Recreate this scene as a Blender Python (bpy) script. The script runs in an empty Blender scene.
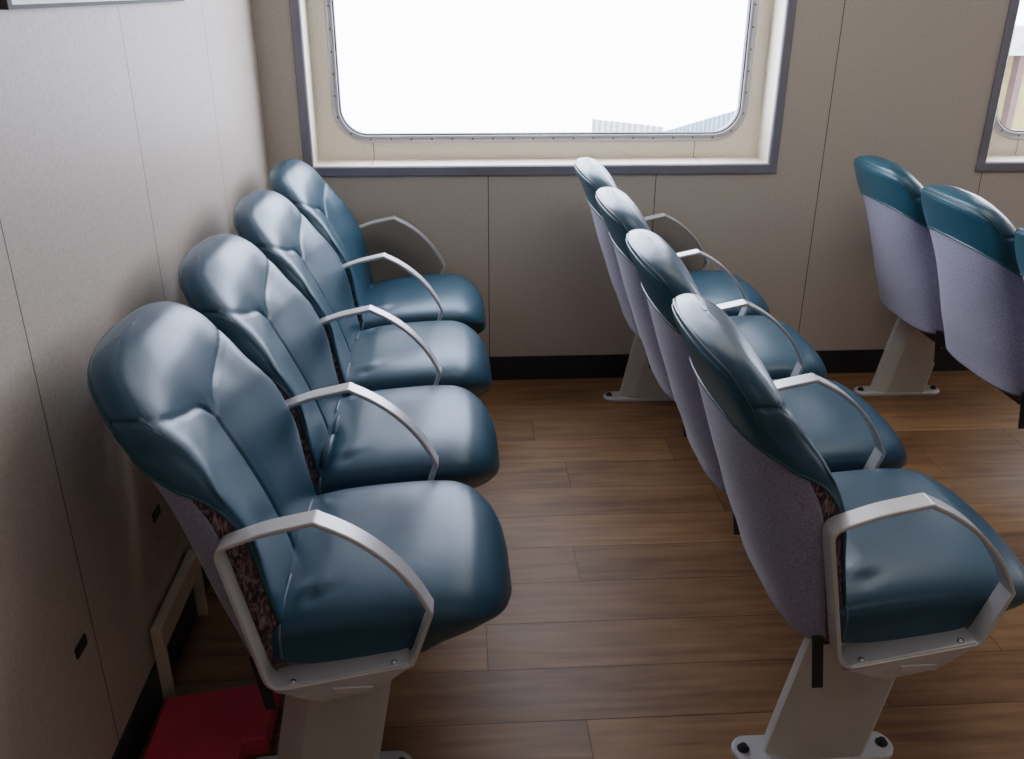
import bpy, bmesh, math, random
import numpy as np
from mathutils import Vector, Matrix

random.seed(4)
SC = bpy.context.scene
COL = SC.collection

# ------------------------------------------------------------------ helpers
def link(name, me, mat=None, parent=None, smooth=True):
    o = bpy.data.objects.new(name, me)
    COL.objects.link(o)
    if mat is not None:
        for m in (mat if isinstance(mat, (list, tuple)) else [mat]):
            me.materials.append(m)
    if parent is not None:
        o.parent = parent
    if smooth:
        for p in me.polygons:
            p.use_smooth = True
    return o

def bm_obj(name, bm, mat=None, parent=None, smooth=False, recalc=True):
    if recalc:
        bmesh.ops.recalc_face_normals(bm, faces=bm.faces[:])
    me = bpy.data.meshes.new(name)
    bm.to_mesh(me); bm.free()
    return link(name, me, mat, parent, smooth)

def auto(o, ang=35):
    me = o.data
    for p in me.polygons:
        p.use_smooth = True
    me.set_sharp_from_angle(angle=math.radians(ang))
    return o

def empty(name, loc=(0, 0, 0), parent=None):
    o = bpy.data.objects.new(name, None)
    o.empty_display_size = 0.1
    COL.objects.link(o)
    o.location = loc
    if parent is not None:
        o.parent = parent
    return o

def tag(o, label=None, cat=None, group=None, kind=None):
    if label: o['label'] = label
    if cat: o['category'] = cat
    if group: o['group'] = group
    if kind: o['kind'] = kind
    return o

def box(bm, x0, x1, y0, y1, z0, z1, bev=0.0, seg=2):
    r = bmesh.ops.create_cube(bm, size=1.0)
    vs = r['verts']
    bmesh.ops.scale(bm, vec=(x1 - x0, y1 - y0, z1 - z0), verts=vs)
    bmesh.ops.translate(bm, vec=((x0 + x1) / 2, (y0 + y1) / 2, (z0 + z1) / 2), verts=vs)
    if bev > 0:
        es = list({e for v in vs for e in v.link_edges})
        bmesh.ops.bevel(bm, geom=es, offset=bev, segments=seg, profile=0.5, affect='EDGES')

def prism(bm, poly, y0, y1, bev=0.0, seg=2):
    """polygon of (x,z) extruded in y"""
    a = [bm.verts.new((x, y0, z)) for x, z in poly]
    b = [bm.verts.new((x, y1, z)) for x, z in poly]
    fs = [bm.faces.new(a), bm.faces.new(b[::-1])]
    n = len(poly)
    for i in range(n):
        fs.append(bm.faces.new((a[i], b[i], b[(i + 1) % n], a[(i + 1) % n])))
    if bev:
        es = list({e for f in fs[:2] for e in f.edges})
        bmesh.ops.bevel(bm, geom=es, offset=bev, segments=seg, profile=0.5, affect='EDGES')

def catmull(xs, ys, q):
    """smooth interpolation through (xs, ys): cubic Hermite with monotone-limited slopes"""
    xs = np.asarray(xs, float); ys = np.asarray(ys, float); q = np.asarray(q, float)
    h = np.diff(xs); d = np.diff(ys) / h
    m = np.zeros_like(ys); m[0] = d[0]; m[-1] = d[-1]
    for i in range(1, len(xs) - 1):
        if d[i - 1] * d[i] > 0:
            w1 = 2 * h[i] + h[i - 1]; w2 = h[i] + 2 * h[i - 1]
            m[i] = (w1 + w2) / (w1 / d[i - 1] + w2 / d[i])
    q = np.clip(q, xs[0], xs[-1])
    i = np.clip(np.searchsorted(xs, q, side='right') - 1, 0, len(h) - 1)
    t = (q - xs[i]) / h[i]
    return ((1 + 2 * t) * (1 - t) ** 2 * ys[i] + t * (1 - t) ** 2 * h[i] * m[i]
            + t * t * (3 - 2 * t) * ys[i + 1] + t * t * (t - 1) * h[i] * m[i + 1])

def grid_mesh(name, P, closed_u=False, caps=False):
    """P array (nv, nu, 3) -> mesh"""
    nv, nu, _ = P.shape
    verts = [tuple(p) for p in P.reshape(-1, 3)]
    faces = []
    for j in range(nv - 1):
        for i in range(nu if closed_u else nu - 1):
            i2 = (i + 1) % nu
            faces.append((j * nu + i, j * nu + i2, (j + 1) * nu + i2, (j + 1) * nu + i))
    if caps:
        faces.append(tuple(range(nu))[::-1])
        faces.append(tuple((nv - 1) * nu + i for i in range(nu)))
    me = bpy.data.meshes.new(name)
    me.from_pydata(verts, [], faces)
    bm = bmesh.new(); bm.from_mesh(me)
    bmesh.ops.remove_doubles(bm, verts=bm.verts[:], dist=1e-5)
    bmesh.ops.recalc_face_normals(bm, faces=bm.faces[:])
    bm.to_mesh(me); bm.free()
    return me

def tube(bm, pts, r, n=8, closed=False):
    pts = [Vector(p) for p in pts]
    N = len(pts); rings = []
    prev = None
    for i, p in enumerate(pts):
        if closed:
            t = pts[(i + 1) % N] - pts[i - 1]
        else:
            t = pts[min(i + 1, N - 1)] - pts[max(i - 1, 0)]
        t.normalize()
        if prev is None:
            a = Vector((0, 0, 1)) if abs(t.z) < .9 else Vector((1, 0, 0))
            prev = t.cross(a).normalized()
        u = (prev - t * prev.dot(t)).normalized(); prev = u
        w = t.cross(u)
        rings.append([bm.verts.new(p + (u * math.cos(2 * math.pi * k / n) + w * math.sin(2 * math.pi * k / n)) * r) for k in range(n)])
    for i in range(N if closed else N - 1):
        a, b = rings[i], rings[(i + 1) % N]
        for k in range(n):
            bm.faces.new((a[k], a[(k + 1) % n], b[(k + 1) % n], b[k]))
    if not closed:
        bm.faces.new(rings[0][::-1]); bm.faces.new(rings[-1])

def fillet(pts, n=6):
    """closed polygon [(x,z,r)] -> list of (x,z) with rounded corners"""
    out = []
    N = len(pts)
    for i in range(N):
        p = Vector(pts[i][:2]); r = pts[i][2]
        a = Vector(pts[i - 1][:2]) - p; b = Vector(pts[(i + 1) % N][:2]) - p
        if r <= 0:
            out.append(tuple(p)); continue
        la, lb = a.length, b.length
        a.normalize(); b.normalize()
        ang = a.angle(b)
        d = min(r / math.tan(ang / 2), la * .48, lb * .48)
        p0 = p + a * d; p2 = p + b * d
        for k in range(n + 1):
            t = k / n
            out.append(tuple(p0 * (1 - t) ** 2 + p * (2 * t * (1 - t)) + p2 * t * t))
    return out

# ------------------------------------------------------------------ materials
def new_mat(name):
    m = bpy.data.materials.new(name); m.use_nodes = True
    nt = m.node_tree
    return m, nt, nt.nodes['Principled BSDF']

def N(nt, kind, **kw):
    n = nt.nodes.new(kind)
    for k, v in kw.items():
        setattr(n, k, v)
    return n

def noise_bump(nt, bsdf, scale, strength, dist=0.002, detail=3, vec='Object', stretch=None):
    tc = N(nt, 'ShaderNodeTexCoord')
    no = N(nt, 'ShaderNodeTexNoise'); no.inputs['Scale'].default_value = scale; no.inputs['Detail'].default_value = detail
    src = tc.outputs[vec]
    if stretch:
        mp = N(nt, 'ShaderNodeMapping'); mp.inputs['Scale'].default_value = stretch
        nt.links.new(src, mp.inputs['Vector']); src = mp.outputs['Vector']
    nt.links.new(src, no.inputs['Vector'])
    b = N(nt, 'ShaderNodeBump'); b.inputs['Strength'].default_value = strength; b.inputs['Distance'].default_value = dist
    nt.links.new(no.outputs['Fac'], b.inputs['Height'])
    nt.links.new(b.outputs['Normal'], bsdf.inputs['Normal'])
    return tc, no, b

def two_tone(nt, bsdf, src, c0, c1, p0=.35, p1=.65):
    r = N(nt, 'ShaderNodeValToRGB')
    r.color_ramp.elements[0].position = p0; r.color_ramp.elements[0].color = (*c0, 1)
    r.color_ramp.elements[1].position = p1; r.color_ramp.elements[1].color = (*c1, 1)
    nt.links.new(src, r.inputs['Fac'])
    nt.links.new(r.outputs['Color'], bsdf.inputs['Base Color'])
    return r

def simple(name, col, rough=.5, metal=0., bump=None, spec=.5, var=.12, coat=0.):
    m, nt, b = new_mat(name)
    b.inputs['Roughness'].default_value = rough
    b.inputs['Metallic'].default_value = metal
    b.inputs['Specular IOR Level'].default_value = spec
    b.inputs['Coat Weight'].default_value = coat
    tc = N(nt, 'ShaderNodeTexCoord')
    no = N(nt, 'ShaderNodeTexNoise'); no.inputs['Scale'].default_value = 9; no.inputs['Detail'].default_value = 4
    nt.links.new(tc.outputs['Object'], no.inputs['Vector'])
    c0 = [c * (1 - var) for c in col]; c1 = [min(1, c * (1 + var)) for c in col]
    two_tone(nt, b, no.outputs['Fac'], c0, c1)
    if bump:
        n2 = N(nt, 'ShaderNodeTexNoise'); n2.inputs['Scale'].default_value = bump[0]; n2.inputs['Detail'].default_value = 3
        nt.links.new(tc.outputs['Object'], n2.inputs['Vector'])
        bp = N(nt, 'ShaderNodeBump'); bp.inputs['Strength'].default_value = bump[1]; bp.inputs['Distance'].default_value = bump[2]
        nt.links.new(n2.outputs['Fac'], bp.inputs['Height'])
        nt.links.new(bp.outputs['Normal'], b.inputs['Normal'])
    return m

def leather(name, col, rough):
    m, nt, b = new_mat(name)
    b.inputs['Specular IOR Level'].default_value = .64
    b.inputs['Specular Tint'].default_value = (.78, .88, 1.0, 1)
    tc = N(nt, 'ShaderNodeTexCoord')
    big = N(nt, 'ShaderNodeTexNoise'); big.inputs['Scale'].default_value = 7; big.inputs['Detail'].default_value = 3
    nt.links.new(tc.outputs['Object'], big.inputs['Vector'])
    two_tone(nt, b, big.outputs['Fac'], [c * .86 for c in col], [c * 1.12 for c in col])
    mr = N(nt, 'ShaderNodeMapRange'); mr.inputs['To Min'].default_value = rough - .05; mr.inputs['To Max'].default_value = rough + .07
    nt.links.new(big.outputs['Fac'], mr.inputs['Value']); nt.links.new(mr.outputs['Result'], b.inputs['Roughness'])
    # soft creases + fine grain
    wr = N(nt, 'ShaderNodeTexNoise'); wr.inputs['Scale'].default_value = 11; wr.inputs['Detail'].default_value = 2; wr.inputs['Distortion'].default_value = .6
    nt.links.new(tc.outputs['Object'], wr.inputs['Vector'])
    b1 = N(nt, 'ShaderNodeBump'); b1.inputs['Strength'].default_value = .06; b1.inputs['Distance'].default_value = .012
    nt.links.new(wr.outputs['Fac'], b1.inputs['Height'])
    fg = N(nt, 'ShaderNodeTexVoronoi'); fg.inputs['Scale'].default_value = 420
    nt.links.new(tc.outputs['Object'], fg.inputs['Vector'])
    b2 = N(nt, 'ShaderNodeBump'); b2.inputs['Strength'].default_value = .12; b2.inputs['Distance'].default_value = .001
    nt.links.new(fg.outputs['Distance'], b2.inputs['Height'])
    nt.links.new(b1.outputs['Normal'], b2.inputs['Normal'])
    nt.links.new(b2.outputs['Normal'], b.inputs['Normal'])
    return m

def fabric(name, col, scale=260):
    m, nt, b = new_mat(name)
    b.inputs['Roughness'].default_value = .95; b.inputs['Specular IOR Level'].default_value = .15
    b.inputs['Sheen Weight'].default_value = .25; b.inputs['Sheen Roughness'].default_value = .5
    tc = N(nt, 'ShaderNodeTexCoord')
    no = N(nt, 'ShaderNodeTexNoise'); no.inputs['Scale'].default_value = scale; no.inputs['Detail'].default_value = 2
    nt.links.new(tc.outputs['Object'], no.inputs['Vector'])
    two_tone(nt, b, no.outputs['Fac'], [c * .72 for c in col], [c * 1.25 for c in col], .3, .7)
    bp = N(nt, 'ShaderNodeBump'); bp.inputs['Strength'].default_value = .3; bp.inputs['Distance'].default_value = .002
    nt.links.new(no.outputs['Fac'], bp.inputs['Height']); nt.links.new(bp.outputs['Normal'], b.inputs['Normal'])
    return m

def patterned(name):
    m, nt, b = new_mat(name)
    b.inputs['Roughness'].default_value = .9; b.inputs['Specular IOR Level'].default_value = .2
    tc = N(nt, 'ShaderNodeTexCoord')
    mp = N(nt, 'ShaderNodeMapping'); mp.inputs['Scale'].default_value = (150, 60, 55); mp.inputs['Rotation'].default_value = (0, .45, 0)
    nt.links.new(tc.outputs['Object'], mp.inputs['Vector'])
    no = N(nt, 'ShaderNodeTexNoise'); no.inputs['Scale'].default_value = 1.; no.inputs['Detail'].default_value = 2; no.inputs['Distortion'].default_value = 1.2
    nt.links.new(mp.outputs['Vector'], no.inputs['Vector'])
    two_tone(nt, b, no.outputs['Fac'], (.040, .018, .026), (.26, .19, .19), .42, .68)
    return m

def wall_mat(name, seam_axis, period, offset, col, seam_w=.0016):
    m, nt, b = new_mat(name)
    b.inputs['Roughness'].default_value = .5; b.inputs['Specular IOR Level'].default_value = .35
    tc = N(nt, 'ShaderNodeTexCoord')
    no = N(nt, 'ShaderNodeTexNoise'); no.inputs['Scale'].default_value = 160; no.inputs['Detail'].default_value = 3
    nt.links.new(tc.outputs['Object'], no.inputs['Vector'])
    r = N(nt, 'ShaderNodeValToRGB')
    r.color_ramp.elements[0].position = .3; r.color_ramp.elements[0].color = (*[c * .87 for c in col], 1)
    r.color_ramp.elements[1].position = .7; r.color_ramp.elements[1].color = (*[c * 1.1 for c in col], 1)
    nt.links.new(no.outputs['Fac'], r.inputs['Fac'])
    sx = N(nt, 'ShaderNodeSeparateXYZ'); nt.links.new(tc.outputs['Object'], sx.inputs[0])
    a = N(nt, 'ShaderNodeMath', operation='ADD'); a.inputs[1].default_value = -offset + period * 50.5
    nt.links.new(sx.outputs[seam_axis], a.inputs[0])
    md = N(nt, 'ShaderNodeMath', operation='MODULO'); md.inputs[1].default_value = period
    nt.links.new(a.outputs[0], md.inputs[0])
    sb = N(nt, 'ShaderNodeMath', operation='SUBTRACT'); sb.inputs[1].default_value = period / 2
    nt.links.new(md.outputs[0], sb.inputs[0])
    ab = N(nt, 'ShaderNodeMath', operation='ABSOLUTE'); nt.links.new(sb.outputs[0], ab.inputs[0])
    lt = N(nt, 'ShaderNodeMath', operation='LESS_THAN'); lt.inputs[1].default_value = seam_w
    nt.links.new(ab.outputs[0], lt.inputs[0])
    mx = N(nt, 'ShaderNodeMix', data_type='RGBA')
    nt.links.new(lt.outputs[0], mx.inputs[0])
    nt.links.new(r.outputs['Color'], mx.inputs[6]); mx.inputs[7].default_value = (.05, .045, .04, 1)
    nt.links.new(mx.outputs[2], b.inputs['Base Color'])
    return m

def wood_floor():
    m, nt, b = new_mat('wood_plank_vinyl')
    b.inputs['Specular IOR Level'].default_value = .4
    tc = N(nt, 'ShaderNodeTexCoord')
    at = N(nt, 'ShaderNodeAttribute', attribute_name='plank')
    # shift the grain per plank
    sc = N(nt, 'ShaderNodeVectorMath', operation='SCALE'); sc.inputs['Scale'].default_value = 37.
    nt.links.new(at.outputs['Color'], sc.inputs[0])
    ad = N(nt, 'ShaderNodeVectorMath', operation='ADD')
    nt.links.new(tc.outputs['Object'], ad.inputs[0]); nt.links.new(sc.outputs[0], ad.inputs[1])
    mp = N(nt, 'ShaderNodeMapping'); mp.inputs['Scale'].default_value = (2.2, 26, 1)
    nt.links.new(ad.outputs[0], mp.inputs['Vector'])
    g = N(nt, 'ShaderNodeTexNoise'); g.inputs['Scale'].default_value = 1.6; g.inputs['Detail'].default_value = 7; g.inputs['Distortion'].default_value = .5
    nt.links.new(mp.outputs['Vector'], g.inputs['Vector'])
    mp2 = N(nt, 'ShaderNodeMapping'); mp2.inputs['Scale'].default_value = (2.5, 5, 1)
    nt.links.new(ad.outputs[0], mp2.inputs['Vector'])
    bl = N(nt, 'ShaderNodeTexNoise'); bl.inputs['Scale'].default_value = 1.4; bl.inputs['Detail'].default_value = 3
    nt.links.new(mp2.outputs['Vector'], bl.inputs['Vector'])
    mix = N(nt, 'ShaderNodeMath', operation='MULTIPLY_ADD'); mix.inputs[1].default_value = .55
    nt.links.new(g.outputs['Fac'], mix.inputs[0])
    m2 = N(nt, 'ShaderNodeMath', operation='MULTIPLY'); m2.inputs[1].default_value = .45
    nt.links.new(bl.outputs['Fac'], m2.inputs[0]); nt.links.new(m2.outputs[0], mix.inputs[2])
    r = N(nt, 'ShaderNodeValToRGB')
    e = r.color_ramp.elements
    e[0].position = .33; e[0].color = (*WOOD[0], 1)
    e[1].position = .68; e[1].color = (*WOOD[2], 1)
    k = e.new(.5); k.color = (*WOOD[1], 1)
    nt.links.new(mix.outputs[0], r.inputs['Fac'])
    sp = N(nt, 'ShaderNodeSeparateColor'); nt.links.new(at.outputs['Color'], sp.inputs[0])
    mr = N(nt, 'ShaderNodeMapRange'); mr.inputs['To Min'].default_value = .85; mr.inputs['To Max'].default_value = 1.15
    nt.links.new(sp.outputs[0], mr.inputs['Value'])
    vm = N(nt, 'ShaderNodeVectorMath', operation='SCALE')
    nt.links.new(r.outputs['Color'], vm.inputs[0]); nt.links.new(mr.outputs['Result'], vm.inputs['Scale'])
    nt.links.new(vm.outputs[0], b.inputs['Base Color'])
    rr = N(nt, 'ShaderNodeMapRange'); rr.inputs['To Min'].default_value = .46; rr.inputs['To Max'].default_value = .6
    nt.links.new(bl.outputs['Fac'], rr.inputs['Value']); nt.links.new(rr.outputs['Result'], b.inputs['Roughness'])
    bp = N(nt, 'ShaderNodeBump'); bp.inputs['Strength'].default_value = .12; bp.inputs['Distance'].default_value = .002
    nt.links.new(g.outputs['Fac'], bp.inputs['Height']); nt.links.new(bp.outputs['Normal'], b.inputs['Normal'])
    return m

WOOD = ((.118, .050, .018), (.200, .099, .038), (.28, .152, .066))
WALLC = (.50, .44, .375)
M = {}
M['leather'] = leather('teal_leather', (.008, .053, .086), .39)
M['leather_rear'] = leather('teal_leather_rear', (.007, .074, .108), .34)
M['piping'] = simple('dark_teal_piping', (.010, .055, .075), .35)
M['welt'] = simple('pale_welt', (.10, .15, .19), .35)
M['pan'] = simple('black_seat_pan', (.008, .014, .018), .5)
M['shell'] = fabric('lilac_grey_fabric', (.25, .25, .345))
M['gusset'] = patterned('maroon_patterned_fabric')
M['alu'] = simple('silver_painted_aluminium', (.56, .56, .57), .38, .35, bump=(300, .06, .001), var=.04)
M['alu_flat'] = simple('grey_painted_steel', (.50, .49, .46), .5, .1, bump=(260, .1, .001), var=.05)
M['bolt'] = simple('steel_bolt', (.5, .5, .5), .25, 1.)
M['dark_bolt'] = simple('dark_anchor_bolt', (.03, .03, .032), .4, .6)
M['black'] = simple('black_steel', (.008, .008, .009), .5)
M['wall_f'] = wall_mat('beige_laminate_window_wall', 'X', .6186, .108, WALLC)
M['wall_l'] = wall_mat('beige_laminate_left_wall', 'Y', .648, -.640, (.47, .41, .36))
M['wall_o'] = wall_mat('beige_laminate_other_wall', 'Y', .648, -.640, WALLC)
M['recess'] = wall_mat('cream_recess_lining', 'X', 1.213, -.314, (.80, .73, .62), .0012)
M['ceiling'] = simple('white_ceiling', (.6, .6, .6), .7)
M['skirt'] = simple('black_skirting', (.008, .009, .012), .45)
M['trim'] = simple('dark_anodised_trim', (.215, .215, .255), .45, .3, var=.06)
M['frame'] = simple('brushed_window_frame', (.46, .46, .49), .42, .3, var=.06)
M['rivet'] = simple('rivet_steel', (.18, .15, .14), .45, .6)
M['wood'] = wood_floor()
M['gap'] = simple('plank_gap', (.015, .009, .006), .8)
M['red'] = simple('red_fabric', (.46, .022, .055), .8, bump=(40, .3, .004))
M['bracket'] = simple('cream_painted_timber', (.62, .53, .40), .6)
M['white'] = simple('white_sheet', (.8, .8, .8), .5, var=.02)
M['nframe'] = simple('grey_notice_frame', (.05, .05, .055), .7)
M['blue_roof'] = simple('pale_blue_sheeting', (.13, .165, .19), .7)
M['yellow'] = simple('pale_yellow_render', (.17, .135, .06), .8)
M['brown'] = simple('brown_post', (.055, .033, .026), .8)
M['pale'] = simple('pale_deck', (.24, .24, .24), .8)
M['fill_body'] = simple('fill_housing_paint', (.7, .7, .7), .5)

def glass_mat():
    m = bpy.data.materials.new('window_glass'); m.use_nodes = True
    nt = m.node_tree; nt.nodes.clear()
    out = N(nt, 'ShaderNodeOutputMaterial')
    tr = N(nt, 'ShaderNodeBsdfTransparent'); tr.inputs['Color'].default_value = (.97, .985, .99, 1)
    gl = N(nt, 'ShaderNodeBsdfGlossy'); gl.inputs['Roughness'].default_value = .02
    fr = N(nt, 'ShaderNodeFresnel'); fr.inputs['IOR'].default_value = 1.45
    mx = N(nt, 'ShaderNodeMixShader')
    nt.links.new(fr.outputs[0], mx.inputs[0]); nt.links.new(tr.outputs[0], mx.inputs[1]); nt.links.new(gl.outputs[0], mx.inputs[2])
    nt.links.new(mx.outputs[0], out.inputs['Surface'])
    return m
M['glass'] = glass_mat()

def hoop_shade_mat():  # grey tint standing in for the shade inside the wall-end hoops
    m = bpy.data.materials.new('hoop_shade_tint'); m.use_nodes = True
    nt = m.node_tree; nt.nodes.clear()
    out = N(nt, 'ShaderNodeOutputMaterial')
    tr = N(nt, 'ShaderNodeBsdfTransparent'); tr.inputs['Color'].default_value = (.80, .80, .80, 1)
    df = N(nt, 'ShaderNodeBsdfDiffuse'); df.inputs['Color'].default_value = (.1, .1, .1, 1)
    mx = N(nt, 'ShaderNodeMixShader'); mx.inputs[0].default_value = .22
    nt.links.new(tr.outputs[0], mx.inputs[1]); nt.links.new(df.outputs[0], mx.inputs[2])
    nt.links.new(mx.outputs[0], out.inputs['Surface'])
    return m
M['hoop_shade'] = hoop_shade_mat()

def emit_mat(name, col, s):
    m = bpy.data.materials.new(name); m.use_nodes = True
    nt = m.node_tree; nt.nodes.clear()
    out = N(nt, 'ShaderNodeOutputMaterial'); em = N(nt, 'ShaderNodeEmission')
    em.inputs['Color'].default_value = (*col, 1); em.inputs['Strength'].default_value = s
    nt.links.new(em.outputs[0], out.inputs['Surface'])
    return m

# ------------------------------------------------------------------ camera (solved from the photograph's vanishing lines)
PITCH, YAW, ROLL, FPX = math.radians(23.609), math.radians(3.4443), math.radians(.2092), 895.63
CAM = Vector((0, -3.2848, 1.4372))
F = Vector((math.sin(YAW) * math.cos(PITCH), math.cos(YAW) * math.cos(PITCH), -math.sin(PITCH)))
R0 = Vector((math.cos(YAW), -math.sin(YAW), 0)); U0 = R0.cross(F)
R = math.cos(ROLL) * R0 + math.sin(ROLL) * U0
U = -math.sin(ROLL) * R0 + math.cos(ROLL) * U0
cd = bpy.data.cameras.new('camera'); co = bpy.data.objects.new('camera', cd); COL.objects.link(co)
cd.sensor_width = 36; cd.sensor_fit = 'HORIZONTAL'; cd.lens = FPX / 1024 * 36; cd.clip_start = .02
co.matrix_world = Matrix(((R.x, U.x, -F.x, CAM.x), (R.y, U.y, -F.y, CAM.y), (R.z, U.z, -F.z, CAM.z), (0, 0, 0, 1)))
SC.camera = co

# ------------------------------------------------------------------ room
XL, XR, YR, ZC = -.6775, 6.6, -6.0, 2.15
WPITCH = 2.486
WX0, WX1, WZ0, WZ1 = -.5519, 1.175, .813, 1.93      # outer trim of the first window
TW = .034                                            # trim width
RD = .15                                             # recess depth
NW = 3

# floor of planks (one mesh, colour attribute per plank)
def make_floor():
    bm = bmesh.new()
    lay = bm.loops.layers.color.new('plank')
    pw, g = .162, .0008
    joints = {}
    n0 = -1.667
    k0 = int(math.floor((YR - n0) / pw)); k1 = int(math.ceil((0 - n0) / pw))
    known = {0: .045, 2: .30, 5: .333, 7: .246, -2: .25, 1: .86, 3: -.16, 4: .78, 6: .70, -1: -.30, 8: .05}
    for k in range(k0, k1):
        ya, yb = n0 + k * pw, min(n0 + (k + 1) * pw, 0.0)
        ya = max(ya, YR)
        base = known.get(k, random.uniform(0, 1.2))
        L = 1.22
        x = base - L * math.ceil((base - XL) / L)
        while x < XR:
            a, b = max(x, XL), min(x + L, XR)
            if b - a > .01 and yb - ya > .004:
                vs = [bm.verts.new(p) for p in ((a + g, ya + g, 0), (b - g, ya + g, 0), (b - g, yb - g, 0), (a + g, yb - g, 0))]
                f = bm.faces.new(vs)
                c = (random.random(), random.random(), random.random(), 1)
                for l in f.loops: l[lay] = c
            x += L
    # slab under the planks shows in the joints
    vs = [bm.verts.new(p) for p in ((XL, YR, -.002), (XR, YR, -.002), (XR, 0, -.002), (XL, 0, -.002))]
    f = bm.faces.new(vs); f.material_index = 1
    vs2 = [bm.verts.new(p) for p in ((XL, YR, -.05), (XL, 0, -.05), (XR, 0, -.05), (XR, YR, -.05))]
    f = bm.faces.new(vs2); f.material_index = 1
    for i, j in ((0, 1), (1, 2), (2, 3), (3, 0)):
        o = {0: 0, 1: 3, 2: 2, 3: 1}
        f = bm.faces.new((vs[i], vs2[o[i]], vs2[o[j]], vs[j])); f.material_index = 1
    me = bpy.data.meshes.new('floor'); bm.to_mesh(me); bm.free()
    return tag(link('floor', me, [M['wood'], M['gap']], smooth=False), kind='structure')
make_floor()

def slab(name, b, mat, kind='structure'):
    bm = bmesh.new(); box(bm, *b)
    return tag(bm_obj(name, bm, mat), kind=kind)
slab('ceiling', (XL - .1, XR + .1, YR - .1, .1, ZC, ZC + .08), M['ceiling'])
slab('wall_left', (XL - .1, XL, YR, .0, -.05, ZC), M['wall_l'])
slab('wall_right', (XR, XR + .1, YR, .0, -.05, ZC), M['wall_o'])
slab('wall_rear', (XL - .1, XR + .1, YR - .1, YR, -.05, ZC), M['wall_f'])

def make_window_wall():
    """one mesh: a sheet at y = 0 with rectangular openings"""
    bm = bmesh.new()
    xs = [XL - .1]
    for i in range(NW):
        xs += [WX0 + TW * .5 + i * WPITCH, WX1 - TW * .5 + i * WPITCH]
    xs.append(XR + .1)
    zs = [-.05, WZ0 + TW * .5, WZ1 - TW * .5, ZC]
    V = {}
    def v(i, j):
        if (i, j) not in V: V[i, j] = bm.verts.new((xs[i], 0, zs[j]))
        return V[i, j]
    for i in range(len(xs) - 1):
        for j in range(3):
            if j == 1 and i % 2 == 1: continue
            bm.faces.new((v(i, j), v(i + 1, j), v(i + 1, j + 1), v(i, j + 1)))
    r = bmesh.ops.extrude_face_region(bm, geom=bm.faces[:])
    bmesh.ops.translate(bm, vec=(0, .05, 0), verts=[e for e in r['geom'] if isinstance(e, bmesh.types.BMVert)])
    return tag(bm_obj('wall_front', bm, M['wall_f']), kind='structure')
make_window_wall()

def rrect(x0, x1, z0, z1, r, n=10, m=12):
    """rounded rectangle with matching sample counts for any radius"""
    c = [(x1 - r, z0 + r, -90), (x1 - r, z1 - r, 0), (x0 + r, z1 - r, 90), (x0 + r, z0 + r, 180)]
    arcs = []
    for cx, cz, a0 in c:
        arcs.append([(cx + r * math.cos(math.radians(a0 + 90 * k / n)), cz + r * math.sin(math.radians(a0 + 90 * k / n))) for k in range(n + 1)])
    out = []
    for i in range(4):
        out += arcs[i]
        a = arcs[i][-1]; b = arcs[(i + 1) % 4][0]
        for k in range(1, m):
            t = k / m; out.append((a[0] + (b[0] - a[0]) * t, a[1] + (b[1] - a[1]) * t))
    return out

def ring(bm, loops):
    """bridge successive loops of (x,y,z)"""
    vs = [[bm.verts.new(p) for p in l] for l in loops]
    n = len(vs[0])
    for a, b in zip(vs[:-1], vs[1:]):
        for k in range(n):
            bm.faces.new((a[k], a[(k + 1) % n], b[(k + 1) % n], b[k]))
    return vs

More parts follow.
